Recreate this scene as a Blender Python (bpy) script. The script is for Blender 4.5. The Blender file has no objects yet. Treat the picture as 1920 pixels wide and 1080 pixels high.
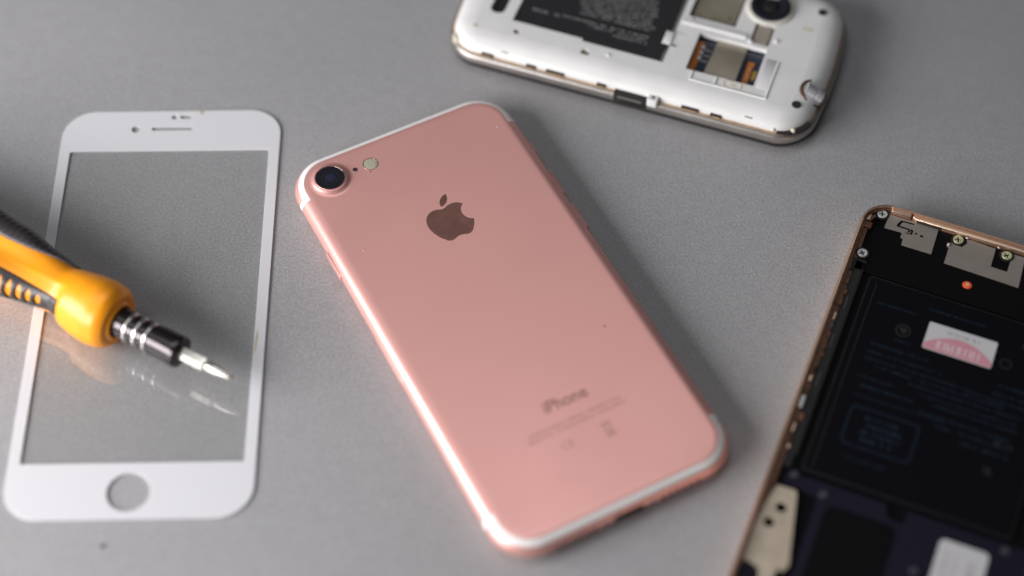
import bpy, bmesh, math, random
from mathutils import Vector, Matrix
random.seed(7)
MM = 0.001
sc = bpy.context.scene
C = sc.collection
R = math.radians

# ------------------------------------------------------------------ camera
cd = bpy.data.cameras.new('camera'); cam = bpy.data.objects.new('camera', cd); C.objects.link(cam)
cam.location = (0, -0.28632, 0.4017)
cam.rotation_euler = (R(90 - 54.52), 0, 0)
cd.sensor_width = 36; cd.lens = 3405.67 / 1920 * 36
cd.clip_start = 0.02; cd.clip_end = 20
cd.dof.use_dof = True; cd.dof.focus_distance = 0.5005; cd.dof.aperture_fstop = 3.4; cd.dof.aperture_blades = 0
sc.camera = cam

# ------------------------------------------------------------------ light
w = bpy.data.worlds.new('World'); sc.world = w; w.use_nodes = True
nt = w.node_tree; nt.nodes.clear()
bg = nt.nodes.new('ShaderNodeBackground'); out = nt.nodes.new('ShaderNodeOutputWorld')
bg.inputs[0].default_value = (0.93, 0.95, 1.0, 1); bg.inputs[1].default_value = 0.055
nt.links.new(bg.outputs[0], out.inputs[0])

def area(name, loc, target, sx, sy, power, col=(1, 1, 1)):
    ld = bpy.data.lights.new(name, 'AREA'); ld.shape = 'RECTANGLE'; ld.size = sx; ld.size_y = sy
    ld.energy = power; ld.color = col
    o = bpy.data.objects.new(name, ld); C.objects.link(o); o.location = loc
    d = Vector(target) - Vector(loc)
    o.rotation_euler = d.to_track_quat('-Z', 'Y').to_euler()
    return o
area('window_light', (-0.50, -0.21, 0.225), (0, 0, 0), 0.56, 0.28, 6.6, (1.0, 0.985, 0.985))
area('ceiling_light', (-0.22, 0.34, 1.50), (0, 0, 0), 1.5, 0.5, 4.6, (0.97, 0.98, 1.0))

sc.view_settings.view_transform = 'Standard'; sc.view_settings.look = 'None'
sc.view_settings.exposure = 0.0; sc.view_settings.gamma = 1.0
sc.view_settings.use_curve_mapping = False
sc.cycles.max_bounces = 10; sc.cycles.transparent_max_bounces = 12
sc.cycles.sample_clamp_indirect = 6

# ------------------------------------------------------------------ materials
def mat(name, col, rough=0.5, metal=0.0, spec=0.5, coat=0.0, coat_rough=0.1, var=0.0, vscale=600, bump=0.0, bscale=3000,
        emission=None, rvar=0.0):
    m = bpy.data.materials.new(name); m.use_nodes = True
    n = m.node_tree.nodes; l = m.node_tree.links; b = n['Principled BSDF']
    b.inputs['Base Color'].default_value = (*col, 1); b.inputs['Roughness'].default_value = rough
    b.inputs['Metallic'].default_value = metal; b.inputs['Specular IOR Level'].default_value = spec
    b.inputs['Coat Weight'].default_value = coat; b.inputs['Coat Roughness'].default_value = coat_rough
    tc = n.new('ShaderNodeTexCoord')
    if var or rvar:
        t = n.new('ShaderNodeTexNoise'); t.inputs['Scale'].default_value = vscale; t.inputs['Detail'].default_value = 5
        l.new(tc.outputs['Object'], t.inputs['Vector'])
        if var:
            r = n.new('ShaderNodeMapRange'); r.inputs[1].default_value = .25; r.inputs[2].default_value = .75
            r.inputs[3].default_value = 1 - var; r.inputs[4].default_value = 1 + var
            l.new(t.outputs[0], r.inputs[0])
            mx = n.new('ShaderNodeVectorMath'); mx.operation = 'SCALE'; mx.inputs[0].default_value = col
            l.new(r.outputs[0], mx.inputs['Scale']); l.new(mx.outputs[0], b.inputs['Base Color'])
        if rvar:
            r = n.new('ShaderNodeMapRange'); r.inputs[1].default_value = .3; r.inputs[2].default_value = .7
            r.inputs[3].default_value = max(0.02, rough - rvar); r.inputs[4].default_value = rough + rvar
            l.new(t.outputs[0], r.inputs[0]); l.new(r.outputs[0], b.inputs['Roughness'])
    if bump:
        t = n.new('ShaderNodeTexNoise'); t.inputs['Scale'].default_value = bscale; t.inputs['Detail'].default_value = 3
        l.new(tc.outputs['Object'], t.inputs['Vector'])
        bp = n.new('ShaderNodeBump'); bp.inputs['Strength'].default_value = bump; bp.inputs['Distance'].default_value = 0.0001
        l.new(t.outputs[0], bp.inputs['Height']); l.new(bp.outputs[0], b.inputs['Normal'])
    return m

def table_mat():
    m = bpy.data.materials.new('grey_laminate'); m.use_nodes = True
    n = m.node_tree.nodes; l = m.node_tree.links; b = n['Principled BSDF']
    tc = n.new('ShaderNodeTexCoord')
    def noise(s, d=3, rg=.5):
        t = n.new('ShaderNodeTexNoise'); t.inputs['Scale'].default_value = s; t.inputs['Detail'].default_value = d
        t.inputs['Roughness'].default_value = rg
        l.new(tc.outputs['Object'], t.inputs['Vector']); return t
    fine = noise(1350, 4, .7); mid = noise(260, 4); big = noise(18, 3)
    def rng(src, a, bb, c, d):
        r = n.new('ShaderNodeMapRange'); r.inputs[1].default_value = a; r.inputs[2].default_value = bb
        r.inputs[3].default_value = c; r.inputs[4].default_value = d; l.new(src, r.inputs[0]); return r.outputs[0]
    def mul(a, bb):
        x = n.new('ShaderNodeMath'); x.operation = 'MULTIPLY'; l.new(a, x.inputs[0]); l.new(bb, x.inputs[1]); return x.outputs[0]
    f = mul(mul(rng(fine.outputs[0], .3, .7, .77, 1.23), rng(mid.outputs[0], .3, .7, .965, 1.035)), rng(big.outputs[0], .3, .7, .97, 1.03))
    v = n.new('ShaderNodeVectorMath'); v.operation = 'SCALE'; v.inputs[0].default_value = (0.338, 0.332, 0.341)
    l.new(f, v.inputs['Scale']); l.new(v.outputs[0], b.inputs['Base Color'])
    l.new(rng(big.outputs[0], .3, .7, .40, .48), b.inputs['Roughness'])
    b.inputs['Specular IOR Level'].default_value = 0.6
    bp = n.new('ShaderNodeBump'); bp.inputs['Strength'].default_value = 1.0; bp.inputs['Distance'].default_value = 0.00015
    l.new(fine.outputs[0], bp.inputs['Height']); l.new(bp.outputs[0], b.inputs['Normal'])
    return m

def glass_mat(name, tint, fac_rough=0.015):
    m = bpy.data.materials.new(name); m.use_nodes = True
    n = m.node_tree.nodes; l = m.node_tree.links; n.clear()
    o = n.new('ShaderNodeOutputMaterial'); mx = n.new('ShaderNodeMixShader'); tr = n.new('ShaderNodeBsdfTransparent')
    gl = n.new('ShaderNodeBsdfGlossy')
    tr.inputs[0].default_value = (*tint, 1); gl.inputs['Roughness'].default_value = fac_rough
    mx.inputs[0].default_value = .06; l.new(tr.outputs[0], mx.inputs[1]); l.new(gl.outputs[0], mx.inputs[2]); l.new(mx.outputs[0], o.inputs[0])
    return m

M = dict(
    table=table_mat(),
    rose=mat('rose_aluminium', (0.835, 0.432, 0.392), .38, .52, bump=.05, bscale=9000, rvar=.035, vscale=38),
    rose_bright=mat('rose_polished', (0.86, 0.55, 0.50), .18, .95),
    band=mat('white_antenna_plastic', (0.86, 0.85, 0.84), .3),
    logo=mat('mirror_rose', (0.55, 0.27, 0.225), .22, .85, rvar=.05, vscale=200),
    print_rose=mat('etched_print', (0.36, 0.19, 0.165), .45, .6),
    print_rose_faint=mat('etched_print_faint', (0.57, 0.30, 0.27), .45, .7),
    lens=mat('lens_black', (0.012, 0.012, 0.018), .08, 0, .6, coat=.6, coat_rough=.03),
    lens_in=mat('lens_coating', (0.03, 0.035, 0.07), .15, .3),
    black=mat('black_hole', (0.01, 0.008, 0.008), .6),
    flash=mat('flash_diffuser', (0.42, 0.40, 0.31), .25, 0, .5, coat=.5, bump=.3, bscale=2500),
    border=mat('white_printed_glass', (0.69, 0.685, 0.715), .12, 0, .5, coat=.5, coat_rough=.03),
    pane=glass_mat('clear_glass', (0.998, 1.0, 0.998)),
    stain=mat('dirty_glue', (0.50, 0.42, 0.30), .6, var=.3, vscale=1500),
    orange=mat('orange_plastic', (1.0, 0.36, 0.008), .4, 0, .5, coat=.2, coat_rough=.2, bump=.1, bscale=2500, rvar=.04, vscale=300),
    rubber=mat('grey_rubber', (0.042, 0.036, 0.039), .33, 0, .5, bump=.15, bscale=4000),
    shaft=mat('black_shaft', (0.07, 0.062, 0.066), .2, .9),
    steel=mat('bright_steel', (0.78, 0.76, 0.74), .24, 1.0, rvar=.05, vscale=800),
    bit=mat('bit_steel', (0.80, 0.76, 0.70), .30, 1.0, rvar=.06, vscale=900),
    white=mat('white_plastic', (0.78, 0.77, 0.765), .36, 0, .5, coat=.12, var=.05, vscale=130, rvar=.06),
    white_in=mat('white_plastic_inner', (0.70, 0.69, 0.70), .45),
    worn=mat('worn_cream_plastic', (0.66, 0.61, 0.48), .5, var=.15, vscale=900),
    cream=mat('cream_plastic', (0.66, 0.64, 0.58), .4),
    chrome=mat('tarnished_chrome', (0.42, 0.39, 0.37), .36, .85, var=.15, vscale=120),
    gasket=mat('tan_gasket', (0.42, 0.28, 0.16), .55, .2, var=.35, vscale=700),
    dkbat=mat('battery_black', (0.014, 0.013, 0.015), .45, var=.1, vscale=200),
    batprint=mat('battery_print_grey', (0.30, 0.30, 0.305), .5),
    dark=mat('dark_recess', (0.018, 0.016, 0.015), .6),
    tan_metal=mat('tan_shield_metal', (0.27, 0.245, 0.185), .45, .35, var=.12, vscale=250),
    sim_metal=mat('sim_plate_metal', (0.32, 0.285, 0.225), .38, .5, var=.06, vscale=200),
    pcb=mat('blue_black_board', (0.012, 0.02, 0.04), .4, 0, .5, coat=.3),
    copper=mat('orange_contacts', (0.50, 0.16, 0.02), .4, .3, var=.3, vscale=1200),
    goldpad=mat('gold_pads', (0.72, 0.48, 0.12), .3, .8),
    clear=mat('cloudy_window', (0.42, 0.37, 0.31), .2, .2, coat=.4),
    gold=mat('rose_gold_rim', (0.76, 0.53, 0.39), .3, .9),
    goldin=mat('brown_inner_rim', (0.17, 0.085, 0.05), .45, .6, var=.4, vscale=700),
    plate=mat('warm_grey_plate', (0.255, 0.225, 0.20), .42, .3, var=.05, vscale=400, rvar=.05),
    blackpl=mat('black_chassis_plastic', (0.004, 0.0037, 0.0045), .5, 0, .06),
    bat2=mat('black_battery_wrap', (0.0035, 0.0036, 0.0055), .5, 0, .06),
    blueprint=mat('dark_blue_print', (0.014, 0.027, 0.045), .5, 0, .06),
    edgegrey=mat('dark_grey_edge', (0.014, 0.013, 0.013), .45, 0, .3),
    navy=mat('navy_cover', (0.0085, 0.0065, 0.017), .5, 0, .15),
    label=mat('white_paper', (0.56, 0.55, 0.56), .55),
    pink=mat('pink_ink', (0.60, 0.27, 0.32), .55),
    pinklt=mat('pale_ink', (0.64, 0.50, 0.53), .55),
    grey_ink=mat('grey_ink', (0.36, 0.33, 0.35), .55),
    screw=mat('silver_screw', (0.70, 0.70, 0.73), .4, .6),
    yscrew=mat('yellow_screw', (0.60, 0.60, 0.36), .4, .6),
    dullscrew=mat('dull_screw', (0.10, 0.10, 0.12), .4, .8),
    red=mat('red_dot', (0.80, 0.10, 0.025), .4, 0, .5, coat=.3),
    redpale=mat('red_dot_centre', (0.80, 0.36, 0.20), .4),
    beige=mat('beige_contact_plate', (0.46, 0.385, 0.295), .4, .4, var=.14, vscale=300),
    amber=mat('amber_flex', (0.20, 0.075, 0.03), .35, .3, coat=.4, var=.3, vscale=500),
    speck=mat('dust_white', (0.62, 0.5, 0.48), .6),
    crumb=mat('blue_grey_crumb', (0.10, 0.10, 0.17), .7),
)

# ------------------------------------------------------------------ helpers
def finish(name, bm, m, parent=None, smooth=True, ang=40, flat=False):
    for v in bm.verts: v.co *= MM
    bm.normal_update()
    if smooth:
        for f in bm.faces: f.smooth = True
        ca = math.radians(ang)
        for e in bm.edges:
            if len(e.link_faces) == 2:
                a, b = e.link_faces
                if a.normal.length and b.normal.length:
                    an = a.normal.angle(b.normal, 0)
                    big = (len(a.verts) > 8) != (len(b.verts) > 8) or (flat and (abs(a.normal.z) > .99995) != (abs(b.normal.z) > .99995))
                    if an > ca or (big and an > .01): e.smooth = False
    for e in bm.edges:
        if len(e.link_faces) > 2: e.smooth = False
    me = bpy.data.meshes.new(name); bm.to_mesh(me); bm.free()
    me.materials.append(m)
    o = bpy.data.objects.new(name, me); C.objects.link(o)
    if parent: o.parent = parent
    return o

def tag(o, label=None, cat=None, group=None, kind=None):
    if label: o['label'] = label
    if cat: o['category'] = cat
    if group: o['group'] = group
    if kind: o['kind'] = kind
    return o

def thing(name, label, cat, q):
    o = bpy.data.objects.new(name, None); C.objects.link(o)
    o.empty_display_size = .01
    o.location = (q[0] * MM, q[1] * MM, (q[3] if len(q) > 3 else 0) * MM); o.rotation_euler = (0, 0, q[2])
    return tag(o, label, cat)

def rrect(x0, y0, x1, y1, r, n=8):
    P = []
    for cx, cy, a0 in ((x1 - r, y1 - r, 0), (x0 + r, y1 - r, 90), (x0 + r, y0 + r, 180), (x1 - r, y0 + r, 270)):
        for k in range(n + 1):
            a = R(a0 + 90 * k / n); P.append((cx + r * math.cos(a), cy + r * math.sin(a)))
    return P

def circ(cx, cy, r, n=32, ry=None, a0=0):
    ry = ry or r
    return [(cx + r * math.cos(2 * math.pi * k / n + a0), cy + ry * math.sin(2 * math.pi * k / n + a0)) for k in range(n)]

def normals(P):
    N = []
    n = len(P)
    for i in range(n):
        a = P[i - 1]; b = P[(i + 1) % n]
        dx, dy = b[0] - a[0], b[1] - a[1]; L = math.hypot(dx, dy) or 1
        N.append((dy / L, -dx / L))
    return N

def loft(bm, P, prof, cap0=True, cap1=True):
    """rings of outline P (ccw), prof = [(inset, z)]"""
    N = normals(P); rings = []
    for ins, z in prof:
        rings.append([bm.verts.new((p[0] - q[0] * ins, p[1] - q[1] * ins, z)) for p, q in zip(P, N)])
    n = len(P)
    for a, b in zip(rings, rings[1:]):
        for i in range(n):
            j = (i + 1) % n
            bm.faces.new((a[i], a[j], b[j], b[i]))
    if cap0: bm.faces.new(list(reversed(rings[0])))
    if cap1: bm.faces.new(rings[-1])
    return rings

def arcprof(ins, z0, z1, n=6, mx=0):
    return [(mx + ins * (1 - math.cos(math.pi / 2 * k / n)), z0 + (z1 - z0) * math.sin(math.pi / 2 * k / n)) for k in range(n + 1)]

def plate_bm(bm, outer, holes, z0, z1, bev=0.0, res=3):
    """flat plate with holes through it, edges bevelled"""
    cu = bpy.data.curves.new('t', 'CURVE'); cu.dimensions = '2D'; cu.fill_mode = 'BOTH'
    cu.extrude = (z1 - z0) / 2 - bev; cu.bevel_depth = bev; cu.bevel_resolution = res; cu.offset = -bev
    for P in [outer] + list(holes):
        s = cu.splines.new('POLY'); s.points.add(len(P) - 1)
        for q, p in zip(s.points, P): q.co = (p[0], p[1], 0, 1)
        s.use_cyclic_u = True
    o = bpy.data.objects.new('t', cu); C.objects.link(o)
    dg = bpy.context.evaluated_depsgraph_get(); me = bpy.data.meshes.new_from_object(o.evaluated_get(dg))
    b2 = bmesh.new(); b2.from_mesh(me)
    bmesh.ops.remove_doubles(b2, verts=b2.verts, dist=1e-4)
    bmesh.ops.dissolve_limit(b2, angle_limit=.002, verts=b2.verts, edges=b2.edges)
    bmesh.ops.translate(b2, verts=b2.verts, vec=(0, 0, (z0 + z1) / 2))
    bmesh.ops.recalc_face_normals(b2, faces=b2.faces)
    me2 = bpy.data.meshes.new('t2'); b2.to_mesh(me2); b2.free()
    bm.from_mesh(me2)
    bpy.data.objects.remove(o); bpy.data.curves.remove(cu); bpy.data.meshes.remove(me); bpy.data.meshes.remove(me2)

def plate(name, m, parent, outer, z0, z1, holes=(), bev=0.0):
    bm = bmesh.new(); plate_bm(bm, outer, holes, z0, z1, bev); return finish(name, bm, m, parent, ang=35, flat=True)

def solid(name, m, parent, outer, z0, z1, bev=.1):
    """solid bevelled prism from a ccw outline"""
    bm = bmesh.new()
    pr = [(0, z0)] + [(i, z) for i, z in arcprof(bev, z1 - bev, z1, 4)]
    loft(bm, outer, pr); return finish(name, bm, m, parent)

def box(bm, x0, y0, z0, x1, y1, z1):
    vs = [bm.verts.new((x, y, z)) for x in (x0, x1) for y in (y0, y1) for z in (z0, z1)]
    for f in ((0, 1, 3, 2), (4, 6, 7, 5), (0, 4, 5, 1), (2, 3, 7, 6), (0, 2, 6, 4), (1, 5, 7, 3)):
        bm.faces.new([vs[i] for i in f])

def lathe_x(bm, prof, n=48, sides=None):
    """prof = [(x, r)] about the x axis"""
    rings = []
    for x, r in prof:
        rings.append([bm.verts.new((x, r * math.cos(2 * math.pi * k / n), r * math.sin(2 * math.pi * k / n))) for k in range(n)])
    for a, b in zip(rings, rings[1:]):
        for i in range(n):
            j = (i + 1) % n; bm.faces.new((a[i], a[j], b[j], b[i]))
    bm.faces.new(list(reversed(rings[0]))); bm.faces.new(rings[-1])

def text_mesh(name, s, size, m, parent, loc, ang=0, sx=1.0, h=.03, align='CENTER', bold=0.0):
    cu = bpy.data.curves.new(name, 'FONT'); cu.body = s; cu.size = size; cu.extrude = h / 2; cu.align_x = align; cu.align_y = 'CENTER'
    cu.offset = bold; cu.resolution_u = 4
    o = bpy.data.objects.new('t', cu); C.objects.link(o)
    dg = bpy.context.evaluated_depsgraph_get(); me = bpy.data.meshes.new_from_object(o.evaluated_get(dg))
    bm = bmesh.new(); bm.from_mesh(me); bpy.data.objects.remove(o); bpy.data.curves.remove(cu); bpy.data.meshes.remove(me)
    bmesh.ops.scale(bm, vec=(sx, 1, 1), verts=bm.verts)
    bmesh.ops.rotate(bm, cent=(0, 0, 0), matrix=Matrix.Rotation(R(ang), 3, 'Z'), verts=bm.verts)
    bmesh.ops.translate(bm, vec=loc, verts=bm.verts)
    return finish(name, bm, m, parent, smooth=False)

def glyphs(bm, x, y, length, h, z, ang=0, wr=.62, fill=.9, t=.16, rnd=random):
    """a row of small letter-like strokes"""
    ca, sa = math.cos(R(ang)), math.sin(R(ang)); u = 0
    def bar(a, b, c, d):
        co = [(a, b), (c, b), (c, d), (a, d)]
        vs = [bm.verts.new((x + ca * p - sa * q, y + sa * p + ca * q, z)) for p, q in co]; bm.faces.new(vs)
    cw = h * wr
    while u < length - cw:
        if rnd.random() < fill:
            g = cw * .78; k = rnd.random(); tt = h * t
            if k < .75: bar(u, 0, u + tt, h)
            if k > .35: bar(u + g - tt, 0, u + g, h * (1 if k > .6 else .6))
            for f in (0, .5, 1):
                if rnd.random() < .6: bar(u + tt * 1.02, f * (h - tt), u + g - tt * 1.02, f * (h - tt) + tt)
        u += cw

def cross_screw(parent, x, y, r, z, m, ang=20, name='screw', dome=.25):
    bm = bmesh.new()
    arm, t = r * .62, r * .14
    cr = [(t, t), (t, arm), (-t, arm), (-t, t), (-arm, t), (-arm, -t), (-t, -t), (-t, -arm), (t, -arm), (t, -t), (arm, -t), (arm, t)]
    c, s = math.cos(R(ang)), math.sin(R(ang))
    cr = [(x + c * a - s * b, y + s * a + c * b) for a, b in cr]
    plate_bm(bm, circ(x, y, r, 28), [cr], z, z + dome + .1, .12)
    o = finish(name, bm, m, parent)
    b2 = bmesh.new(); loft(b2, circ(x, y, r * .8, 20), [(0, z - .02), (0, z + .12)])
    finish('cross_recess', b2, M['dark'], o)
    return o

# ------------------------------------------------------------------ table
bm = bmesh.new(); box(bm, -900, -650, -25, 900, 700, 0)
tag(finish('tabletop', bm, M['table'], smooth=False), kind='structure')

# ------------------------------------------------------------------ rose phone
IPH = (-2.912, -9.797, 0.4798)
ph = thing('smartphone', 'rose pink metal smartphone lying face down with camera in its top left corner', 'smartphone', IPH)
HW, HL, RC, TH, EI = 33.55, 69.15, 11.2, 7.1, 4.0
OUT = rrect(-HW, -HL, HW, HL, RC, 24)
def edge(a): return (EI * (1 - math.cos(R(a))), TH / 2 + TH / 2 * math.sin(R(a)))
bm = bmesh.new()
prof = [edge(a) for a in range(-90, 91, 5)]
prof += [(EI + 1.0, TH)]
loft(bm, OUT, prof); finish('body_shell', bm, M['rose'], ph)

def strip(bm, sel, a0, a1, off=.035, step=4):
    """a thin band lying on the curved edge: outline index list sel, profile angle a0..a1"""
    N = normals(OUT); rows = []
    k = max(2, int(abs(a1 - a0) / step))
    for j in range(k + 1):
        a = a0 + (a1 - a0) * j / k; ins, z = edge(a)
        nx, nz = math.cos(R(a)) * TH / 2, math.sin(R(a)) * EI; L = math.hypot(nx, nz); nx /= L; nz /= L
        row = []
        for (px, py), (qx, qy) in sel:
            row.append(bm.verts.new((px - qx * (ins - off * nx), py - qy * (ins - off * nx), z + off * nz)))
        rows.append(row)
    for r0, r1 in zip(rows, rows[1:]):
        for i in range(len(r0) - 1):
            bm.faces.new((r0[i], r0[i + 1], r1[i + 1], r1[i]))

def ppath(y_lim, top=True):
    """outline points running over the top (or bottom) end down to |y| = y_lim"""
    pts = []
    s = 1 if top else -1
    n = 24
    pts.append(((s * HW, s * y_lim), (s, 0)))
    base = [((HW - RC), (HL - RC), 0), (-(HW - RC), (HL - RC), 90)]
    for cx, cy, a0 in base:
        for k in range(n + 1):
            a = R(a0 + 90 * k / n); nx, ny = math.cos(a), math.sin(a)
            pts.append(((s * (cx + RC * nx), s * (cy + RC * ny)), (s * nx, s * ny)))
    pts.append(((-s * HW, s * y_lim), (-s, 0)))
    return pts
for top in (True, False):
    s = 1 if top else -1
    bm = bmesh.new(); Y = 55.2
    strip(bm, ppath(Y, top), 45, 72)
    for side in (1, -1):
        seg = [((side * HW, s * (Y + 1.5)), (side, 0)), ((side * HW, s * Y), (side, 0))]
        if side * s < 0: seg.reverse()
        strip(bm, seg, -62, 45, step=5)
    bmesh.ops.recalc_face_normals(bm, faces=bm.faces)
    finish('antenna_band', bm, M['band'], ph)

# lens bump
cx, cy = -23.0, 59.1
bm = bmesh.new()
pr = [(0, 7.0), (0, 7.101), (.35, 7.13), (.8, 7.24), (1.15, 7.45), (1.45, 7.72), (1.7, 7.88), (1.95, 7.93), (2.0, 7.93)]
loft(bm, circ(cx, cy, 6.3, 64), pr); bump = finish('camera_bump', bm, M['rose'], ph)
bm = bmesh.new(); plate_bm(bm, circ(cx, cy, 4.32, 64), [circ(cx, cy, 4.02, 64)], 7.90, 8.08, .05); finish('trim_ring', bm, M['rose_bright'], bump)
bm = bmesh.new(); loft(bm, circ(cx, cy, 4.04, 48), [(0, 7.9), (0, 7.98)]); lens = finish('lens_glass', bm, M['lens'], bump)
bm = bmesh.new(); plate_bm(bm, circ(cx, cy, 2.5, 40), [circ(cx, cy, 2.2, 40)], 7.97, 7.99); finish('lens_ring', bm, M['edgegrey'], bump)
bm = bmesh.new(); loft(bm, circ(cx, cy, 1.5, 32), [(0, 7.96), (0, 7.99)]); finish('lens_pupil', bm, M['lens_in'], bump)
# mic and flash
bm = bmesh.new(); loft(bm, circ(-15.37, 59.2, .55, 24), [(0, 7.0), (0, 7.115)]); mic = finish('microphone_hole', bm, M['black'], ph)
bm = bmesh.new(); plate_bm(bm, circ(-15.37, 59.2, .75, 24), [circ(-15.37, 59.2, .55, 24)], 7.05, 7.13, .02); finish('rim', bm, M['rose_bright'], mic)
bm = bmesh.new(); loft(bm, circ(-10.7, 59.1, 1.95, 32), [(0, 7.0), (0, 7.11), (.3, 7.16), (.8, 7.18)]); fl = finish('flash', bm, M['flash'], ph)
bm = bmesh.new(); plate_bm(bm, circ(-10.7, 59.1, 2.2, 40), [circ(-10.7, 59.1, 1.93, 40)], 7.05, 7.15, .03); finish('rim', bm, M['rose_bright'], fl)

# emblem: cubic outline, 24-unit box
def bez(p, segs, n=10):
    pts = [p]
    for c1, c2, e in segs:
        a = pts[-1]; b = (a[0] + c1[0], a[1] + c1[1]); c = (a[0] + c2[0], a[1] + c2[1]); d = (a[0] + e[0], a[1] + e[1])
        for k in range(1, n + 1):
            t = k / n; u = 1 - t
            pts.append(tuple(u**3 * a[i] + 3 * u * u * t * b[i] + 3 * u * t * t * c[i] + t**3 * d[i] for i in (0, 1)))
    return pts[:-1]
fruit = bez((12.152, 6.896), [((-.948, 0), (-2.415, -1.078), (-3.96, -1.04)), ((-2.04, .027), (-3.91, 1.183), (-4.961, 3.014)),
    ((-2.117, 3.675), (-.546, 9.103), (1.519, 12.09)), ((1.013, 1.454), (2.208, 3.09), (3.792, 3.039)), ((1.52, -.065), (2.09, -.987), (3.935, -.987)),
    ((1.831, 0), (2.35, .987), (3.96, .948)), ((1.637, -.026), (2.676, -1.48), (3.676, -2.948)), ((1.156, -1.688), (1.636, -3.325), (1.662, -3.415)),
    ((-.039, -.013), (-3.182, -1.221), (-3.22, -4.857)), ((-.026, -3.04), (2.48, -4.494), (2.597, -4.559)), ((-1.429, -2.09), (-3.623, -2.324), (-4.39, -2.376)),
    ((-2, -.156), (-3.675, 1.09), (-4.61, 1.09))])
leaf = bez((15.53, 3.83), [((.843, -1.012), (1.4, -2.427), (1.245, -3.83)), ((-1.207, .052), (-2.662, .805), (-3.532, 1.818)),
    ((-.78, .896), (-1.454, 2.338), (-1.273, 3.714)), ((1.338, .104), (2.715, -.688), (3.559, -1.701))])
S = .638
f = lambda P: [((x - 12.2) * S + .25, 32.1 - (y - 12) * S) for x, y in P]
bm = bmesh.new(); plate_bm(bm, f(fruit), [], 7.05, 7.112, .0); plate_bm(bm, f(leaf), [], 7.05, 7.112, .0)
finish('fruit_emblem', bm, M['logo'], ph, smooth=False)
text_mesh('brand_text', 'iPhone', 5.0, M['print_rose'], ph, (.5, -34.6, 7.1), sx=.92, h=.03, bold=.05)
text_mesh('small_print', 'Designed by Apple in California   Assembled in China', 1.25, M['print_rose_faint'], ph, (.4, -40.2, 7.1), h=.024, sx=.98, bold=.03)
text_mesh('small_print', 'Model A1778   FCC ID:BCG-E3091A   IC:579C-E3091A', 1.25, M['print_rose_faint'], ph, (.4, -41.9, 7.1), h=.024, sx=.98, bold=.03)
text_mesh('approval_mark', 'CE', 3.0, M['print_rose_faint'], ph, (-5.0, -46.6, 7.1), h=.024)
bm = bmesh.new()
for a, b, c, d in ((4.9, -49.2, 7.6, -48.5), (5.3, -48.1, 5.7, -45.6), (6.8, -48.1, 7.2, -45.6), (5.0, -45.6, 7.5, -45.1), (5.7, -47.9, 6.8, -47.5)):
    box(bm, a, b, 7.08, c, d, 7.112)
finish('bin_mark', bm, M['print_rose_faint'], ph, smooth=False)
for x, y, r, mm in ((27.1, 54.7, .28, 'speck'), (-25.1, 32.4, .22, 'speck'), (-17.95, 9.8, .22, 'speck'), (20.6, -19.3, .3, 'print_rose'), (-12.1, 56.6, .3, 'print_rose_faint')):
    bm = bmesh.new(); bmesh.ops.create_icosphere(bm, subdivisions=2, radius=r)
    bmesh.ops.scale(bm, vec=(1.3, .8, .35), verts=bm.verts); bmesh.ops.translate(bm, vec=(x, y, 7.12), verts=bm.verts)
    finish('dust_speck', bm, M[mm], ph)

# side keys, tray and ports
def key(name, sx, y0, y1, pro=.38, hz=1.15, zc=3.75, m='rose'):
    bm = bmesh.new(); P = rrect(y0, zc - hz, y1, zc + hz, hz * .95, 6)
    loft(bm, P, [(0, -.6), (0, pro - .12), (.05, pro - .04), (.14, pro)])
    for v in bm.verts:
        y, z, p = v.co
        v.co = (sx * (HW + p), y, z)
    bmesh.ops.recalc_face_normals(bm, faces=bm.faces)
    return finish(name, bm, M[m], ph)
key('power_button', -1, 28.6, 38.6)
key('volume_button', 1, 26.0, 36.0); key('volume_button', 1, 12.8, 22.8)
key('mute_switch', 1, 42.6, 48.0, .25)
key('card_tray', -1, -9.5, 7.2, .06, 1.0)
bm = bmesh.new()
P = rrect(-4.3, 2.3, 4.3, 4.9, 1.2, 6); loft(bm, P, [(0, -1), (0, .04)])
for v in bm.verts: v.co = (v.co.x, -HL - v.co.z, v.co.y)
bmesh.ops.recalc_face_normals(bm, faces=bm.faces); finish('charging_port', bm, M['black'], ph)
for s in (1, -1):
    bm = bmesh.new()
    for k in range(6): loft(bm, circ(s * (9.8 + k * 2.0), 3.6, .6, 16), [(0, -.5), (0, .035)])
    for v in bm.verts: v.co = (v.co.x, -HL - v.co.z, v.co.y)
    bmesh.ops.recalc_face_normals(bm, faces=bm.faces); finish('speaker_grille', bm, M['black'], ph)
    bm = bmesh.new(); loft(bm, circ(s * 6.6, 3.6, .75, 16), [(0, -.5), (0, .04)])
    for v in bm.verts: v.co = (v.co.x, -HL - v.co.z, v.co.y)
    bmesh.ops.recalc_face_normals(bm, faces=bm.faces); finish('screw', bm, M['chrome'], ph)
solid('front_glass', M['band'], ph, rrect(-HW + 2.2, -HL + 2.2, HW - 2.2, HL - 2.2, RC - 2.2, 10), 0.0, .9, .1)

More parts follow.
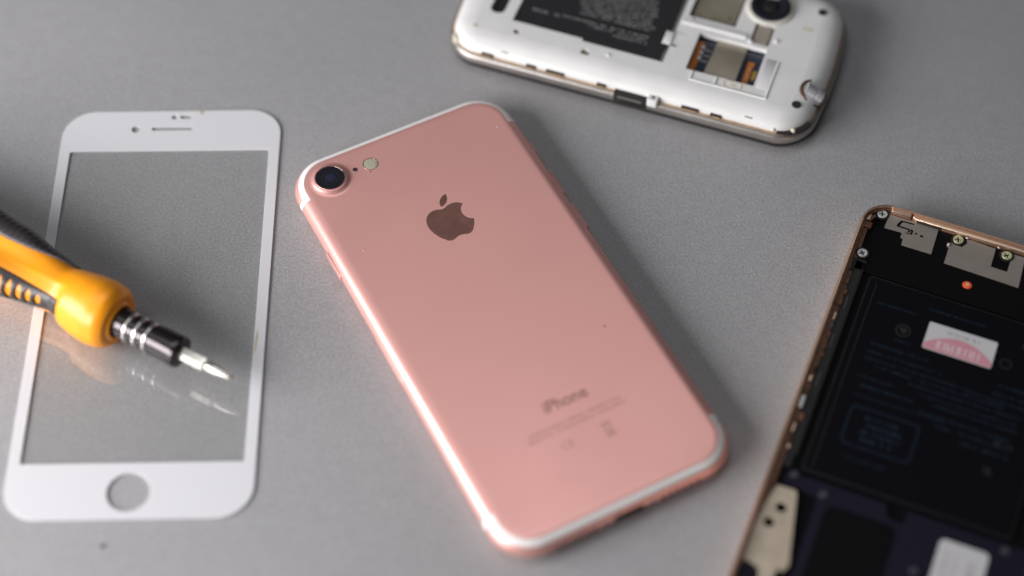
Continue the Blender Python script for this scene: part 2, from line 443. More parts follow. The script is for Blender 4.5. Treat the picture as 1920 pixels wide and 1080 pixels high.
# ------------------------------------------------------------------ screen protector
GP = (-97.28, -3.99, 0.0172)
gl = thing('screen_protector', 'clear glass phone screen protector with white border and round home button hole', 'screen protector', GP)
gw, gh = 62.93 / 2, 134.07 / 2
hole_r = rrect(-28.45, -50.8, 28.45, 51.97, .5, 3)
bm = bmesh.new()
outl = rrect(-gw, -gh, gw, gh, 9.3, 14)
plate_bm(bm, outl, [hole_r, circ(-.1, -59.3, 5.45, 48), circ(-10.5, 60.15, 1.15, 24), rrect(-5.8, 59.65, 5.9, 60.8, .55, 5),
    circ(.3, 64.6, .75, 20), rrect(2.1, 64.05, 5.3, 65.2, .55, 5)], .12, .52, .12)
bd = finish('printed_border', bm, M['border'], gl, flat=True)
bm = bmesh.new(); loft(bm, rrect(-28.4, -50.75, 28.4, 51.92, .45, 3), [(0, .17), (0, .47)]); finish('clear_pane', bm, M['pane'], gl, smooth=False)
for P in ([(7.2, 66.9), (8.6, 66.9), (8.9, 66.2), (8.3, 65.5), (7.9, 65.6), (7.6, 66.2)],
          [(29.2, -10.5), (29.5, -12.6), (29.3, -15.6), (28.8, -18.5), (28.7, -15.0), (28.9, -12.0)][::-1]):
    bm = bmesh.new(); loft(bm, P, [(0, .5), (0, .545)], cap0=True)
    bmesh.ops.recalc_face_normals(bm, faces=bm.faces); finish('glue_stain', bm, M['stain'], gl, smooth=False)

# ------------------------------------------------------------------ screwdriver
AX = 9.15
sd = thing('screwdriver', 'orange and black screwdriver lying across the glass with its steel bit pointing right', 'screwdriver', (-103.6, -16.89, R(-29.594), AX))
# perpendicular frame of the handle: lobe direction towards the far upper side
axis = Vector((math.cos(R(-29.594)), math.sin(R(-29.594)), 0))
toC = Vector((0, -.58, .814)); toC = (toC - axis * toC.dot(axis)).normalized()
upP = toC.cross(axis)
if upP.y < 0: upP = -upP
PHI_V = math.atan2(toC.z, (Matrix.Rotation(R(29.594), 3, 'Z') @ toC).y)     # angle (in local y-z plane) facing the lens side
PHI_U = math.atan2(upP.z, (Matrix.Rotation(R(29.594), 3, 'Z') @ upP).y)
sgn = 1 if math.sin(PHI_U - PHI_V) > 0 else -1
def interp(T, x):
    if x <= T[0][0]: return T[0][1]
    for (a, b), (c, d) in zip(T, T[1:]):
        if x <= c:
            t = (x - a) / (c - a); t = t * t * (3 - 2 * t) * .5 + t * .5
            return b + (d - b) * t
    return T[-1][1]
def rad(s, psi):
    """handle radius at s mm behind the collar face; psi: 0 faces lens, 90 = far upper"""
    base = interp([(0, 8.2), (2, 8.85), (5, 9.25), (9, 8.95), (13, 8.2), (15.5, 7.6), (17, 7.2), (25, 7.8), (35, 9.0), (50, 10.3), (80, 10.5), (95, 9), (105, 6.5)], s)
    amp = interp([(0, 0), (10, 0), (17, .25), (35, 1.8), (60, 2.1), (95, 1.5), (105, 1)], s)
    r = base + amp * math.cos(3 * (psi - math.pi / 2))
    if s > 13.4:
        for c in (-40, 220):
            d = abs((math.degrees(psi) - c + 180) % 360 - 180)
            wnd = max(0, 1 - (d / 62)**4)
            r -= .9 * wnd * min(1, (s - 13.4) / .8) * (1 - min(1, max(0, (s - 17) / 22)))
    return r
def hpos(s, psi, off=0.0):
    r = rad(s, psi) + off
    ph_ = PHI_V + sgn * psi
    z = math.sin(ph_)
    lim = (AX - .55 if s < 40 else AX - .25) + off * .2
    if -z * r > lim: r = lim / -z
    return (-s, r * math.cos(ph_), r * z)
bm = bmesh.new(); rings = []; n = 96
SS = [0.0, .12, .4, .9, 1.6, 2.5] + [3.5 + k * 1.0 for k in range(102)]
def frontk(s):
    return 1 - .07 * (1 - min(1, s / 1.6))**2.2 if s < 1.6 else 1
for s in SS:
    ring = []
    for k in range(n):
        p = hpos(s, 2 * math.pi * k / n); q = frontk(s)
        ring.append(bm.verts.new((p[0], p[1] * q, p[2] * q)))
    rings.append(ring)
allr = [[bm.verts.new((x, v.co.y * q, v.co.z * q)) for v in rings[0]] for x, q in
        ((-1.2, .56), (.9, .57), (1.15, .59), (1.2, .63), (1.05, .67), (.5, .70), (.35, .74), (.42, .80), (.5, .86), (.42, .93), (.22, .975))] + rings
inner4 = allr[0]
for a, b in zip(allr, allr[1:]):
    for i in range(n):
        j = (i + 1) % n; bm.faces.new((a[i], a[j], b[j], b[i]))
bm.faces.new(inner4); bm.faces.new(rings[-1])
bmesh.ops.recalc_face_normals(bm, faces=bm.faces)
handle = finish('handle', bm, M['orange'], sd, ang=55)

def grip(psi_c, s0, halfw, slots, sq, name='rubber_grip', ribs=False):
    """raised rubber panel over one lobe, with oval windows showing the orange below"""
    bm = bmesh.new(); ds = .22; S0 = s0; S1 = 96; ns = int((S1 - S0) / ds) if slots else 160; na = 70 if slots else 30
    ds = (S1 - S0) / ns
    V = {}
    def hw(s):
        t = min(1, (s - s0) / 22)
        return halfw * (sq + (1 - sq) * math.sin(t * math.pi / 2)) if (s - s0) < 22 else halfw
    for i in range(ns + 1):
        s = S0 + i * ds
        for j in range(na + 1):
            t = -1 + 2 * j / na; psi = R(psi_c) + R(hw(s)) * t
            e = min(1, (1 - abs(t)) * 9, (s - s0) / .5 + .0); e = max(0, e)
            o = .10 + .45 * math.sin(e * math.pi / 2)
            if ribs: o += .22 * max(0, math.sin(s * 2 * math.pi / 1.9 + t * 3)) * min(1, (s - s0) / 4) * min(1, (1 - abs(t)) * 4)
            V[i, j] = bm.verts.new(hpos(s, psi, o))
    for i in range(ns):
        s = S0 + (i + .5) * ds
        for j in range(na):
            t = -1 + 2 * (j + .5) / na
            inside = False
            for (ss, hl, hwid) in slots:
                if ((s - ss) / hl)**2 + (abs(t + .02) / hwid)**2.6 < 1: inside = True; break
            if not inside: bm.faces.new((V[i, j], V[i + 1, j], V[i + 1, j + 1], V[i, j + 1]))
    loose = [v for v in bm.verts if not v.link_faces]
    bmesh.ops.delete(bm, geom=loose, context='VERTS')
    bmesh.ops.recalc_face_normals(bm, faces=bm.faces)
    # make sure normals point outwards, then give the sheet thickness inwards
    tot = sum(f.normal.dot(Vector((0, f.calc_center_median().y, f.calc_center_median().z))) for f in bm.faces)
    if tot < 0: bmesh.ops.reverse_faces(bm, faces=bm.faces)
    o = finish(name, bm, M['rubber'], handle, ang=50)
    md = o.modifiers.new('thickness', 'SOLIDIFY'); md.thickness = .0009; md.offset = -1
    return o
slots = [(20.2, .95, .50)] + [(20.2 + 2.75 * k, .92, .56 + min(.14, .05 * k)) for k in range(1, 24)]
grip(-31, 14.2, 30, slots, .62)
grip(90, 16.0, 37, [], .12, ribs=True)
grip(209, 16.6, 28, [], .6)

bm = bmesh.new()
lathe_x(bm, [(-1.0, 4.1), (.5, 4.15), (4.0, 4.15), (4.05, 4.0), (12.5, 4.0), (12.55, 4.15), (19.0, 4.3), (20.2, 4.3), (20.8, 4.1), (21.0, 3.6), (21.0, 2.2)], 56)
sh = finish('shaft', bm, M['shaft'], sd, ang=50)
for x in (5.0, 8.1, 11.3):
    bm = bmesh.new(); lathe_x(bm, [(x - .5, 3.9), (x - .45, 4.2), (x - .25, 4.32), (x + .25, 4.32), (x + .45, 4.2), (x + .5, 3.9)], 56)
    finish('silver_ring', bm, M['steel'], sh, ang=50)
bm = bmesh.new()
lathe_x(bm, [(19.5, 1.95), (27.9, 1.95), (28.5, 1.75), (28.8, 1.2), (29.3, 1.0)], 6)
bit = finish('hex_bit', bm, M['bit'], sd, ang=25)
bm = bmesh.new()
lathe_x(bm, [(28.6, 1.15), (29.2, 1.45), (31.0, 1.5), (33.0, 1.25), (35.0, .85), (36.6, .62), (37.0, .38)], 28)
finish('bit_tip', bm, M['bit'], bit, ang=50)

# ------------------------------------------------------------------ white phone, opened
QW = (-14.2, 81.7, R(-19.8))
wp = thing('opened_phone', 'white plastic phone at the back with its cover off showing black battery and card slots', 'phone', QW)
def wout():
    P = rrect(-8.6, -1.2, 105.7, 56.2, 10.5, 14); Q = []
    for x, y in P:
        v = (y - 27.5) / 28.7; sx = (x - 48.5) / 57
        Q.append((x - sx * abs(sx)**3 * 2.6 * v * v, y))
    # fill the straight runs so the ends bow
    R2 = []
    for i in range(len(Q)):
        a, b = Q[i], Q[(i + 1) % len(Q)]; R2.append(a)
        d = math.hypot(a[0] - b[0], a[1] - b[1])
        if d > 8:
            k = int(d / 3)
            for j in range(1, k):
                t = j / k; x, y = a[0] + (b[0] - a[0]) * t, a[1] + (b[1] - a[1]) * t
                if abs(a[0] - b[0]) < 8:
                    sx = -1 if x < 48 else 1; v = (y - 27.5) / 28.7
                    vv = (a[1] - 27.5) / 28.7; x = a[0] + sx * 2.6 * (vv * vv - v * v)
                R2.append((x, y))
    return R2
WO = wout()
bm = bmesh.new()
loft(bm, WO, [(1.2, 2.5), (.5, 2.7), (.15, 3.1), (0, 3.7), (.05, 4.3), (.2, 5.1), (.5, 5.6), (1.0, 5.85), (1.3, 5.9), (2.2, 5.9)])
finish('chrome_rim', bm, M['chrome'], wp)
bm = bmesh.new(); loft(bm, WO, [(3.2, 0), (1.6, .2), (.9, .8), (.5, 1.6), (.45, 2.5), (2, 2.7)]); finish('front_bezel', bm, M['dark'], wp)
bm = bmesh.new(); loft(bm, WO, [(1.1, 5.7), (1.0, 6.15), (1.25, 6.35), (1.9, 6.35)], False, False)
bmesh.ops.recalc_face_normals(bm, faces=bm.faces); finish('gasket', bm, M['gasket'], wp)
SP = [(1.45, 6.2), (1.5, 6.9), (1.9, 7.8), (2.7, 8.6), (3.8, 9.25), (5.2, 9.68), (7.0, 9.93), (8.2, 10.0)]
bm = bmesh.new(); rings = loft(bm, WO, SP, False, False)
capo = [(v.co.x, v.co.y) for v in rings[-1]]
BAT = [(10.6, 12.9), (32.4, 12.9), (32.8, 11.9), (57.4, 11.9), (57.4, 47.5), (10.6, 47.5)]
SLOT = rrect(2.7, 14.2, 7.2, 40, 2.0, 6)
SH = rrect(59.2, 32.4, 73.4, 46.5, .4, 3); SIM = rrect(64.3, 11.8, 84.6, 26.8, .4, 3)
LAT = rrect(57.4, 16.6, 60.4, 28.6, .3, 3)
BR = rrect(78.9, 28.2, 84.6, 36.5, .5, 3)
holes = [BAT, SLOT, SH, SIM, BR, circ(13.3, 9.0, .95, 20), circ(34.9, 7.9, 1.35, 24)]
plate_bm(bm, capo, holes, 8.4, 10.0)
bmesh.ops.remove_doubles(bm, verts=bm.verts, dist=.0008)
finish('back_shell', bm, M['white'], wp, ang=32, flat=True)
# bays
solid('bay_floor', M['white_in'], wp, rrect(9.8, 11.2, 58, 48, .5, 3), 7.2, 7.6, .02)
b = solid('battery', M['dkbat'], wp, rrect(11.0, 12.6, 56.0, 46.9, .7, 5), 7.7, 9.75, .25)
rnd = random.Random(3); bm = bmesh.new(); z = 9.77
for k in range(16):
    y = 22.4 + k * 1.28; glyphs(bm, 28 + rnd.random() * 2 - .25 * k, y, 22.5, .8, z, fill=.82, rnd=rnd)
for k, (x, L) in enumerate(((40.5, 10.5), (32.5, 18.2), (24.0, 26.8))):
    glyphs(bm, x, 16.9 + k * 1.35, L, .8, z, fill=.8, rnd=rnd)
glyphs(bm, 14.5, 19.0, 9, 1.0, z, fill=.8, rnd=rnd)
finish('printed_text', bm, M['batprint'], b, smooth=False)
bm = bmesh.new(); box(bm, 15, 21.25, 9.74, 49, 21.42, 9.775); finish('printed_line', bm, M['edgegrey'], b, smooth=False)
solid('speaker_slot', M['dkbat'], wp, rrect(2.2, 13.7, 7.7, 40.5, 2, 6), 7.6, 8.9, .05)
s_ = solid('shield_can', M['tan_metal'], wp, rrect(59.9, 33.2, 72.7, 46.4, .5, 4), 7.5, 9.1, .3)
solid('bay_floor', M['goldin'], wp, rrect(58.6, 31.8, 74, 47, .3, 3), 7.2, 7.6, .02)
rnd = random.Random(5)
for (x, y, r) in ((62.0, 34.6, .6), (66.5, 34.0, .5), (70.8, 36.2, .7)):
    bm = bmesh.new(); P = circ(x, y, r, 14, r * .5); loft(bm, P, [(0, 9.09), (0, 9.12)]); finish('corrosion_spot', bm, M['goldin'], s_, smooth=False)
# sim bay
sb = solid('card_slot', M['pcb'], wp, rrect(63.9, 11.4, 85, 27.2, .3, 3), 7.3, 7.9, .02)
solid('cover_plate', M['sim_metal'], sb, [(69.4, 11.9), (79.0, 11.9), (79.0, 26.7), (70.0, 26.7)], 8.5, 8.8, .08)
bm = bmesh.new(); box(bm, 64.5, 13.6, 7.85, 66.5, 25.2, 8.1); finish('contact_strip', bm, M['copper'], sb, smooth=False)
bm = bmesh.new(); box(bm, 80.6, 12.4, 7.85, 82.4, 22.3, 8.1); finish('contact_strip', bm, M['copper'], sb, smooth=False)
for k in range(3):
    bm = bmesh.new(); box(bm, 66.0, 18.2 + k * 2.2, 8.05, 67.0, 19.3 + k * 2.2, 8.4); finish('contact_pin', bm, M['screw'], sb, smooth=False)
    bm = bmesh.new(); box(bm, 81.2, 14.6 + k * 2.1, 8.05, 82.1, 15.6 + k * 2.1, 8.3); finish('contact_pin', bm, M['gold'], sb, smooth=False)
    bm = bmesh.new(); box(bm, 67.1, 17.6 + k * 2.2, 8.0, 69.2, 18.2 + k * 2.2, 8.3); finish('contact_pin', bm, M['chrome'], sb, smooth=False)
bm = bmesh.new(); loft(bm, circ(83.4, 17.4, .6, 16, 2.1), [(0, 7.8), (0, 8.15)]); finish('contact_pad', bm, M['goldpad'], sb)
# camera
cxw, cyw = 81.2, 43.4
bm = bmesh.new(); loft(bm, circ(cxw, cyw, 7.2, 48), [(0, 9.0), (0, 10.2), (.2, 10.5), (.7, 10.65), (1.5, 10.65), (1.7, 10.2)])
cm = finish('camera_housing', bm, M['cream'], wp)
bm = bmesh.new(); loft(bm, circ(cxw, cyw, 6.0, 48), [(0, 10.1), (0, 11.2), (.3, 11.5), (1.2, 11.55), (1.6, 11.1), (3.0, 10.8)]); finish('lens_barrel', bm, M['lens'], cm)
bm = bmesh.new(); loft(bm, circ(cxw, cyw, 2.4, 32), [(0, 10.7), (.3, 11.0), (1.2, 11.1)]); finish('lens_glass', bm, M['edgegrey'], cm)
solid('flash_window', M['clear'], wp, rrect(79.6, 28.8, 84.0, 36.6, .4, 3), 8.2, 9.7, .3)
solid('bay_floor', M['goldin'], wp, rrect(78.4, 27.9, 85.1, 37, .3, 3), 7.9, 8.3, .02)
for x, y in ((79.2, 28.3), (86.3, 31.0), (79.0, 37.4), (84.6, 38.4)):
    bm = bmesh.new(); bmesh.ops.create_icosphere(bm, subdivisions=3, radius=.75); bmesh.ops.scale(bm, vec=(1, 1, .5), verts=bm.verts)
    bmesh.ops.translate(bm, vec=(x, y, 10.05), verts=bm.verts); finish('plastic_stud', bm, M['white'], wp)
# raised ribs and steps
def rib(x0, y0, x1, y1, z1=10.28, m='white', nm='moulded_rib'):
    return solid(nm, M[m], wp, [(x0, y0), (x1, y0), (x1, y1), (x0, y1)], 9.9, z1, .1)
rib(66.4, 8.0, 89.3, 8.45); rib(88.9, 8.45, 89.3, 22.9); rib(66.4, 8.45, 66.8, 11.5); rib(73.6, 8.45, 74.0, 11.5)
rib(58.0, 28.9, 77.6, 30.2, 10.5); rib(59.8, 30.2, 61.0, 32.2, 10.2)
rib(54.9, 19.2, 57.3, 24.0, 10.4, nm='battery_latch'); rib(57.5, 19.0, 59.2, 19.5, 10.15, 'dark', 'latch_groove'); rib(57.5, 24.6, 60.5, 24.9, 10.05, 'chrome', 'latch_groove')
rib(85.4, 11.5, 88.6, 23.4, 10.08, 'white_in')
# card mark: rounded square outline with a wedge
bm = bmesh.new(); plate_bm(bm, rrect(76.0, 8.9, 81.6, 11.4, .9, 5), [rrect(76.35, 9.2, 81.25, 11.1, .7, 5)], 9.9, 10.1, .0)
plate_bm(bm, [(78.2, 9.6), (79.9, 10.1), (78.2, 10.7)], [], 9.9, 10.1); finish('card_mark', bm, M['worn'], wp, smooth=False)
# stain
bm = bmesh.new(); loft(bm, rrect(92.4, 38.2, 95.4, 39.6, .4, 4), [(0, 9.9), (0, 10.012)]); finish('yellow_stain', bm, M['worn'], wp, smooth=False)
# screw wells on the rounded edge
def hz(x, y):
    best = 1e9; N = normals(WO)
    for p, q in zip(WO, N):
        d = (p[0] - x) * q[0] + (p[1] - y) * q[1]; e = math.hypot(p[0] - x, p[1] - y)
        if e < best: best, ins = e, d
    for (a, za), (b, zb) in zip(SP, SP[1:]):
        if ins <= b: return za + (zb - za) * max(0, (ins - a)) / (b - a)
    return 10
for x, y, r, mm in ((98.0, 9.3, 1.35, 'dark'), (96.2, 47.0, 1.3, 'dark'), (.9, 7.2, .8, 'worn')):
    z = hz(x, y); bm = bmesh.new(); loft(bm, circ(x, y, r, 24), [(0, z - 1.2), (0, z + .12), (.2, z + .14)]); finish('screw_well', bm, M[mm], wp)
for x, y, r, zz in ((13.3, 9.0, .93, 9.2), (34.9, 7.9, 1.33, 9.4)):
    bm = bmesh.new(); loft(bm, circ(x, y, r, 24), [(0, 8.3), (0, zz)]); finish('screw_well', bm, M['dark' if r < 1 else 'tan_metal'], wp)
bm = bmesh.new(); loft(bm, circ(41.6, 9.2, .7, 20), [(0, 9.9), (.1, 10.2), (.4, 10.25)]); finish('plastic_stud', bm, M['white'], wp)
# clip notches in the lower edge
for x0, x1 in ((5.6, 9.0), (19.5, 22.3), (25.6, 31.0), (41.2, 43.8), (66.8, 71.8), (75.4, 78.6)):
    bm = bmesh.new(); box(bm, x0, -.2, 6.3, x1, 1.2, 7.25); n_ = finish('clip_notch', bm, M['dark'], wp, smooth=False)
    bm = bmesh.new(); box(bm, x0 + .5, -.35, 6.25, x1 - .3, .6, 6.75); finish('clip', bm, M['gasket'], n_, smooth=False)
for x in (12.3, 86.2):
    bm = bmesh.new(); box(bm, x - 1.0, 1.2, 7.0, x + 1.2, 2.1, 8.52); finish('clip_notch', bm, M['dark'], wp, smooth=False)
# usb gap
bm = bmesh.new(); box(bm, 46.8, -1.3, 2.2, 56.8, 1.4, 6.9); us = finish('usb_port', bm, M['dark'], wp, smooth=False)
bm = bmesh.new(); box(bm, 48.0, -1.5, 5.2, 55.2, .2, 5.9); finish('metal_shell', bm, M['chrome'], us, smooth=False)
bm = bmesh.new(); box(bm, 49.2, -1.45, 3.4, 55.8, 1.0, 4.4); finish('inner_board', bm, M['edgegrey'], us, smooth=False)
w_ = solid('corner_lug', M['white'], wp, rrect(56.8, -1.7, 60.0, 1.6, .6, 4), 5.4, 7.9, .3)
bm = bmesh.new(); loft(bm, circ(58.4, -.2, .5, 16), [(0, 7.7), (0, 7.93)]); finish('lug_hole', bm, M['dark'], w_)
# battered left corner
bm = bmesh.new(); loft(bm, circ(-3.4, 3.6, 1.4, 20), [(0, 5.6), (0, 7.5), (.3, 7.7)]); finish('corner_lug', bm, M['worn'], wp)
bm = bmesh.new(); box(bm, -3.0, 4.6, 6.6, -.9, 5.7, 8.65); finish('clip_notch', bm, M['dark'], wp, smooth=False)
# black gap in the right corner
bm = bmesh.new()
P = [(95.0, -.2), (98.5, .6), (101.5, 2.8), (103.6, 6.2), (102.6, 6.8), (100.8, 4.2), (98.2, 2.2), (95.0, 1.35)]
loft(bm, P, [(0, 6.2), (0, 7.1)]); bmesh.ops.recalc_face_normals(bm, faces=bm.faces); finish('corner_gap', bm, M['dark'], wp, smooth=False)
for x, y in ((94.0, .6), (99.4, 2.0)):
    bm = bmesh.new(); bmesh.ops.create_icosphere(bm, subdivisions=2, radius=.75); bmesh.ops.translate(bm, vec=(x, y, 7.0), verts=bm.verts); finish('plastic_stud', bm, M['worn'], wp)
# headphone jack at the right end, set into the sloping edge
def tilt(bm):
    bmesh.ops.rotate(bm, cent=(0, 0, 0), matrix=Matrix.Rotation(R(27), 3, 'Y'), verts=bm.verts)
    bmesh.ops.translate(bm, vec=(101.3, 16.2, 8.55), verts=bm.verts)
bm = bmesh.new(); plate_bm(bm, circ(0, 0, 4.3, 40, 4.4), [circ(.25, 0, 3.75, 40, 3.85)], -.6, .42, .12); tilt(bm); jk = finish('jack_surround', bm, M['goldin'], wp)
bm = bmesh.new(); loft(bm, circ(.25, 0, 3.77, 32, 3.87), [(0, -.7), (0, .12)]); tilt(bm); finish('jack_recess', bm, M['cream'], jk)
bm = bmesh.new(); lathe_x(bm, [(-2.9, 1.5), (-2.8, 2.1), (.2, 2.1), (.25, 1.5), (.8, 1.5), (.85, 2.3), (2.7, 2.3), (2.9, 1.6)], 32)
tilt(bm); finish('jack_socket', bm, M['screw'], jk)

# ------------------------------------------------------------------ gold-rimmed phone, opened
QG = (98.5, 26.7, R(-22.0))
gp = thing('dismantled_phone', 'black phone in a rose gold frame with its back off, screws and battery showing', 'phone', QG)
GW, GL_ = 70.0, 147.0
GO = rrect(0, -GL_, GW, 0, 8.2, 16)
bm = bmesh.new()
loft(bm, GO, [(3.2, 0), (1.6, .15), (.6, .9), (.12, 2.2), (0, 3.6), (.12, 5.0), (.45, 6.2), (.62, 6.45), (.8, 6.6), (.95, 6.98), (1.15, 7.08), (1.3, 6.95), (1.36, 6.6), (1.42, 4.0)], True, False)
finish('metal_frame', bm, M['gold'], gp, ang=60)
bm = bmesh.new(); loft(bm, GO, [(1.38, 6.0), (1.9, 6.0), (1.95, 5.2), (3.1, 5.15), (3.15, 4.2)], False, False)
bmesh.ops.recalc_face_normals(bm, faces=bm.faces); finish('inner_ledge', bm, M['goldin'], gp, ang=40)
# raised bright ledge along the top edge
led = solid('top_ledge', M['gold'], gp, [(14.5, -2.9), (61, -2.9), (62, -2.2), (62, -1.4), (14.0, -1.4), (13.6, -2.2)], 5.0, 6.35, .15)
solid('ledge_block', M['gold'], gp, rrect(7.6, -2.6, 13.2, -1.3, .3, 3), 5.0, 6.5, .2)
solid('ledge_block', M['gold'], gp, rrect(1.5, -7.4, 3.1, -5.0, .5, 3), 4.8, 5.9, .3)
solid('ledge_block', M['amber'], gp, rrect(1.6, -9.9, 4.0, -7.6, .6, 3), 4.8, 5.6, .3)
solid('inner_slot', M['dark'], gp, rrect(15.0, -3.0, 22.0, -2.55, .1, 2), 5.0, 6.2, .02)
solid('chassis', M['blackpl'], gp, rrect(1.5, -GL_ + 1.5, GW - 1.5, -1.5, 6.6, 10), 3.8, 4.4, .02)
# upper cover
cov = solid('upper_cover', M['blackpl'], gp, [(4.2, -10.4), (7.0, -3.2), (8.0, -2.9), (GW - 8, -2.9), (GW - 3.2, -8), (GW - 3.2, -24.2), (3.0, -24.2), (1.9, -20.8), (1.9, -10.6)][::-1], 4.4, 5.0, .12)
z0, z1 = 5.01, 5.16
# plate with C shaped slot
P1 = [(7.2, -7.9), (7.4, -3.0), (9.0, -2.4), (21.2, -2.95), (21.4, -11.9), (13.1, -11.9), (12.9, -9.6), (12.2, -9.5), (12.1, -7.7)]
CS = [(10.9, -3.6), (14.6, -3.4), (14.6, -3.95), (11.5, -4.15), (11.0, -5.5), (14.9, -5.7), (14.9, -7.5), (13.1, -7.55), (13.1, -7.15), (14.4, -7.1), (14.4, -6.25), (10.2, -6.15), (10.2, -5.5)]
plate('shield_plate', M['plate'], gp, P1, z0, z1, [CS, circ(13.9, -6.6, .38, 16), circ(15.9, -6.6, .36, 16), circ(17.5, -6.9, .5, 18, .42)], .02)
P2 = [(25.4, -13.5), (25.3, -8.0), (24.6, -7.6), (24.6, -6.3), (26.0, -6.1), (28.6, -6.4), (29.6, -4.6), (29.2, -3.4), (30.6, -3.2), (37.3, -3.6), (37.4, -10.0),
      (41.9, -10.1), (42.0, -3.6), (45.4, -3.6), (45.9, -14.1)]
plate('shield_plate', M['plate'], gp, P2, z0, z1, [], .02)
for x, y, mm, a in ((5.5, -3.6, 'screw', 10), (4.0, -18.6, 'screw', 35), (27.1, -4.5, 'yscrew', 15), (40.6, -4.8, 'yscrew', 40), (64.5, -4.0, 'screw', 5), (66, -18.6, 'screw', 25)):
    bm = bmesh.new(); plate_bm(bm, circ(x, y, 1.95, 28), [circ(x, y, 1.46, 28)], 4.9, 5.35, .08); seat = finish('screw_seat', bm, M['edgegrey'], gp)
    cross_screw(gp, x, y, 1.4, 5.12, M[mm], a)
for x, y in ((25.2, -7.0), (27.0, -2.7), (29.4, -2.9), (38.2, -2.9)):
    bm = bmesh.new(); bmesh.ops.create_icosphere(bm, subdivisions=2, radius=.5); bmesh.ops.scale(bm, vec=(1.4, .8, .6), verts=bm.verts)
    bmesh.ops.translate(bm, vec=(x, y, 5.2), verts=bm.verts); finish('solder_blob', bm, M['chrome'], gp)
bm = bmesh.new(); loft(bm, circ(33.0, -18.3, 1.3, 28, 1.2), [(0, 4.9), (0, 5.1), (.15, 5.2), (.4, 5.22)]); rd = finish('indicator_dot', bm, M['red'], gp)
bm = bmesh.new(); loft(bm, circ(33.0, -18.2, .6, 20), [(0, 5.1), (0, 5.26)]); finish('dot_centre', bm, M['redpale'], rd)
# battery
bt = solid('battery', M['bat2'], gp, rrect(7.9, -89.6, 61.5, -24.9, 1.2, 6), 4.4, 5.2, .3)
plate('wrap_seam', M['edgegrey'], bt, rrect(8.1, -89.4, 61.3, -25.1, 1.1, 6), 5.12, 5.215, [rrect(8.32, -89.1, 61.1, -25.3, 1.0, 6)])
bm = bmesh.new(); box(bm, 10.2, -88, 5.15, 10.4, -27, 5.225); finish('wrap_seam', bm, M['edgegrey'], bt, smooth=False)
rnd = random.Random(11); bm = bmesh.new(); z = 5.225
rows = [(14, -46.6, 16, .9), (13.8, -49.2, 20, .7), (13.6, -51.4, 28, .7), (17, -53.3, 34, .7), (26, -55.2, 30, .7), (13.5, -57.4, 10, .6), (14, -60.2, 15, .8),
        (30, -57.4, 26, .7), (34, -59.3, 22, .7), (31, -62.6, 24, .9), (36, -65.2, 20, .9), (43, -67.8, 13, 1.0), (19.5, -43.2, 4, .7), (16, -82.2, 12, .7),
        (12, -33.2, 11, .6), (25, -30.2, 16, .6), (48, -47.0, 9, .8), (47, -49.8, 11, .7), (41, -51.9, 17, .7), (14, -63.3, 24, .5)]
for x, y, L, h in rows: glyphs(bm, x, y, L, h, z, fill=.85, t=.2, rnd=rnd)
finish('printed_text', bm, M['blueprint'], bt, smooth=False)
for x, y, h in ((51.0, -64.8, 1.6), (48.5, -73.8, 2.2), (50, -33.2, 2.2)):
    bm = bmesh.new(); glyphs(bm, x, y, 5, h, z, rnd=rnd, t=.22); finish('approval_mark', bm, M['edgegrey'], bt, smooth=False)
bm = bmesh.new(); plate_bm(bm, circ(20.8, -39.3, 2.0, 32), [circ(20.8, -39.3, 1.65, 32)], 5.15, 5.225)
plate_bm(bm, [(19.6, -38.6), (21.0, -38.2), (22.0, -38.9), (21.3, -40.4), (20.2, -39.6)], [], 5.15, 5.225)
finish('globe_symbol', bm, M['edgegrey'], bt, smooth=False); bm = bmesh.new(); plate_bm(bm, circ(48.3, -39.5, 1.6, 28), [circ(48.3, -39.5, 1.3, 28)], 5.15, 5.225)
finish('ring_symbol', bm, M['edgegrey'], bt, smooth=False)
bm = bmesh.new(); plate_bm(bm, rrect(14.6, -78.2, 32.6, -66.2, 1.6, 6), [rrect(14.9, -77.9, 32.3, -66.5, 1.3, 6)], 5.15, 5.225)
for k in range(4): glyphs(bm, 18.5, -69.6 - k * 2.2, 10.5, 1.3, z, fill=.8, t=.25, rnd=rnd)
finish('printed_panel', bm, M['blueprint'], bt, smooth=False)
# sticker
st = plate('paper_label', M['label'], gp, rrect(26.7, -42.5, 45.0, -33.8, .5, 4), 5.23, 5.33); tag(st, 'white sticker with a pink oval on the battery')
P = [(45.0 - .15, -42.35)] ; arc = []
for k in range(25):
    t = k / 24; x = 44.85 - (44.85 - 26.85) * t; arc.append((x, -40.9 + 4.1 * math.sin(math.pi * t)**.8 if 0 < t < 1 else -40.9))
plate('pink_oval', M['pink'], st, [(26.85, -42.35), (44.85, -42.35)] + arc, 5.3, 5.345)
rnd = random.Random(21); bm = bmesh.new(); glyphs(bm, 30.0, -41.5, 13.2, 2.5, 5.36, wr=.55, fill=1, t=.2, rnd=rnd); finish('oval_text', bm, M['pinklt'], st, smooth=False)
bm = bmesh.new(); glyphs(bm, 32.0, -36.2, 9.5, 1.2, 5.345, wr=.8, fill=.9, t=.16, rnd=rnd); finish('printed_text', bm, M['grey_ink'], st, smooth=False)
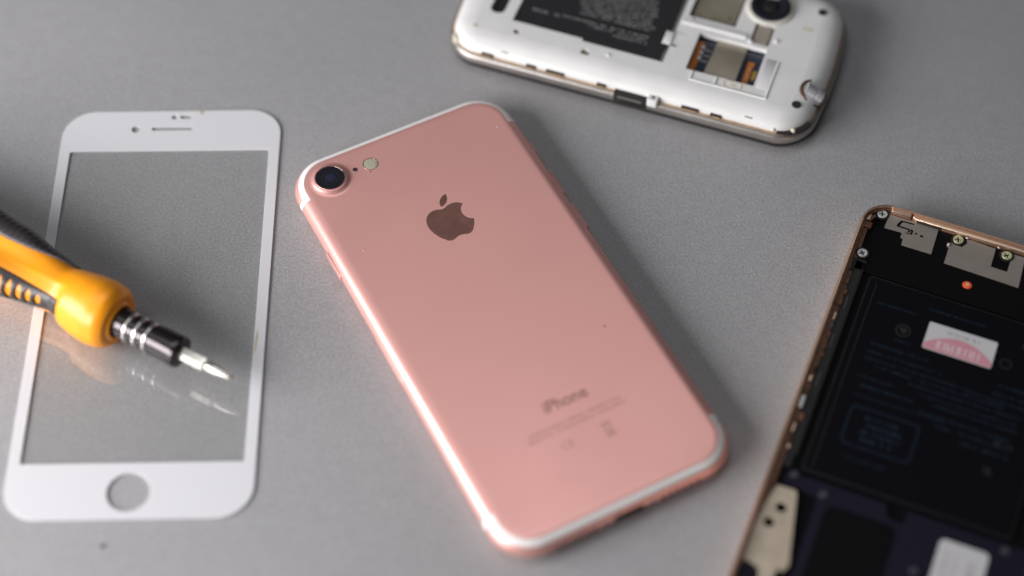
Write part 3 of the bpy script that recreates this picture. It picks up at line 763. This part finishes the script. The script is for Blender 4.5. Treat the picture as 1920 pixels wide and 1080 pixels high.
# side flex and clutter down the left edge
plate('side_channel', M['dark'], gp, [(3.2, -90), (5.2, -90), (5.2, -24), (4.6, -21), (3.2, -21)], 4.3, 5.0)
bm = bmesh.new(); box(bm, 5.3, -86, 4.35, 5.8, -24, 5.3); finish('side_rail', bm, M['edgegrey'], gp, smooth=False)
sb_ = solid('bracket', M['edgegrey'], gp, [(2.3, -20.9), (5.9, -20.9), (5.9, -21.6), (3.3, -21.6), (3.3, -25.4), (2.3, -25.4)][::-1], 4.4, 5.5, .1)
rnd = random.Random(8)
for k in range(17):
    y = -25 - k * 3.7 + rnd.uniform(-.8, .8); L = rnd.uniform(1.0, 3.0); x = 2.0 + rnd.uniform(0, 1.2)
    mm = rnd.choice(['amber', 'amber', 'goldin', 'goldin', 'edgegrey', 'dullscrew', 'gold'])
    solid('side_contact', M[mm], gp, rrect(x, y - L, x + rnd.uniform(.45, 1.0), y, .2, 3), 4.6, 5.4 + rnd.uniform(0, .5), .12)
solid('side_cushion', M['label'], gp, rrect(1.9, -72.8, 3.1, -68.9, .55, 6), 4.8, 6.4, .3)
for y in (-34, -47, -60):
    bm = bmesh.new(); box(bm, 4.2, y - 4.5, 4.9, 4.5, y, 5.3); finish('side_wire', bm, M['dullscrew'], gp, smooth=False)
# lower cover
solid('lower_cover', M['navy'], gp, [(4.6, -91.2), (30.5, -90.9), (31.6, -94.5), (35.5, -95.2), (36.2, -91.0), (GW - 3.4, -91.0), (GW - 3.4, -GL_ + 6), (14.4, -GL_ + 6), (14.2, -95.6), (4.6, -94.6)][::-1], 4.4, 5.05, .15)
solid('loudspeaker', M['blackpl'], gp, rrect(16.6, -124, 34.4, -96.8, 2.5, 6), 5.0, 5.35, .25)
bp_ = plate('contact_plate', M['beige'], gp, [(3.8, -96.2), (8.6, -96.0), (9.2, -97.2), (13.0, -116.5), (12.2, -118.6), (10.6, -118.4), (10.2, -124), (7.6, -124), (6.2, -119.6), (2.1, -118.6), (2.0, -109.0), (2.6, -102.2)][::-1], 5.06, 5.5,
    [circ(6.6, -102.0, 1.35, 24), circ(5.0, -107.0, 1.3, 24)], .06)
solid('socket_block', M['navy'], gp, rrect(1.9, -128, 6.0, -119.8, .4, 3), 4.8, 5.4, .15)
for x, y in ((6.9, -91.6), (15.2, -94.4), (60.6, -92.8), (41.3, -106.5)):
    cross_screw(gp, x, y, 1.0, 5.0, M['dullscrew'], 30)
l2 = plate('paper_label', M['label'], gp, rrect(45.2, -112, 57.4, -95.3, 1.4, 6), 5.1, 5.2); tag(l2, 'white rounded sticker with grey print on the navy cover')
bm = bmesh.new(); rnd = random.Random(4)
for k, (x, h) in enumerate(((48.2, 1.0), (50.6, 1.0), (54.8, 1.8))): glyphs(bm, x, -111, 13.0, h, 5.21, ang=90, fill=.85, t=.2, rnd=rnd)
finish('printed_text', bm, M['grey_ink'], l2, smooth=False)

# ------------------------------------------------------------------ crumb
bm = bmesh.new(); bmesh.ops.create_icosphere(bm, subdivisions=2, radius=.55)
rnd = random.Random(2)
for v in bm.verts: v.co *= rnd.uniform(.75, 1.2); v.co.z *= .5
o = finish('crumb', bm, M['crumb']); o.location = (-0.1010, -0.0783, .0002)
tag(o, 'tiny dark blue grey crumb on the table below the glass screen protector', 'crumb')
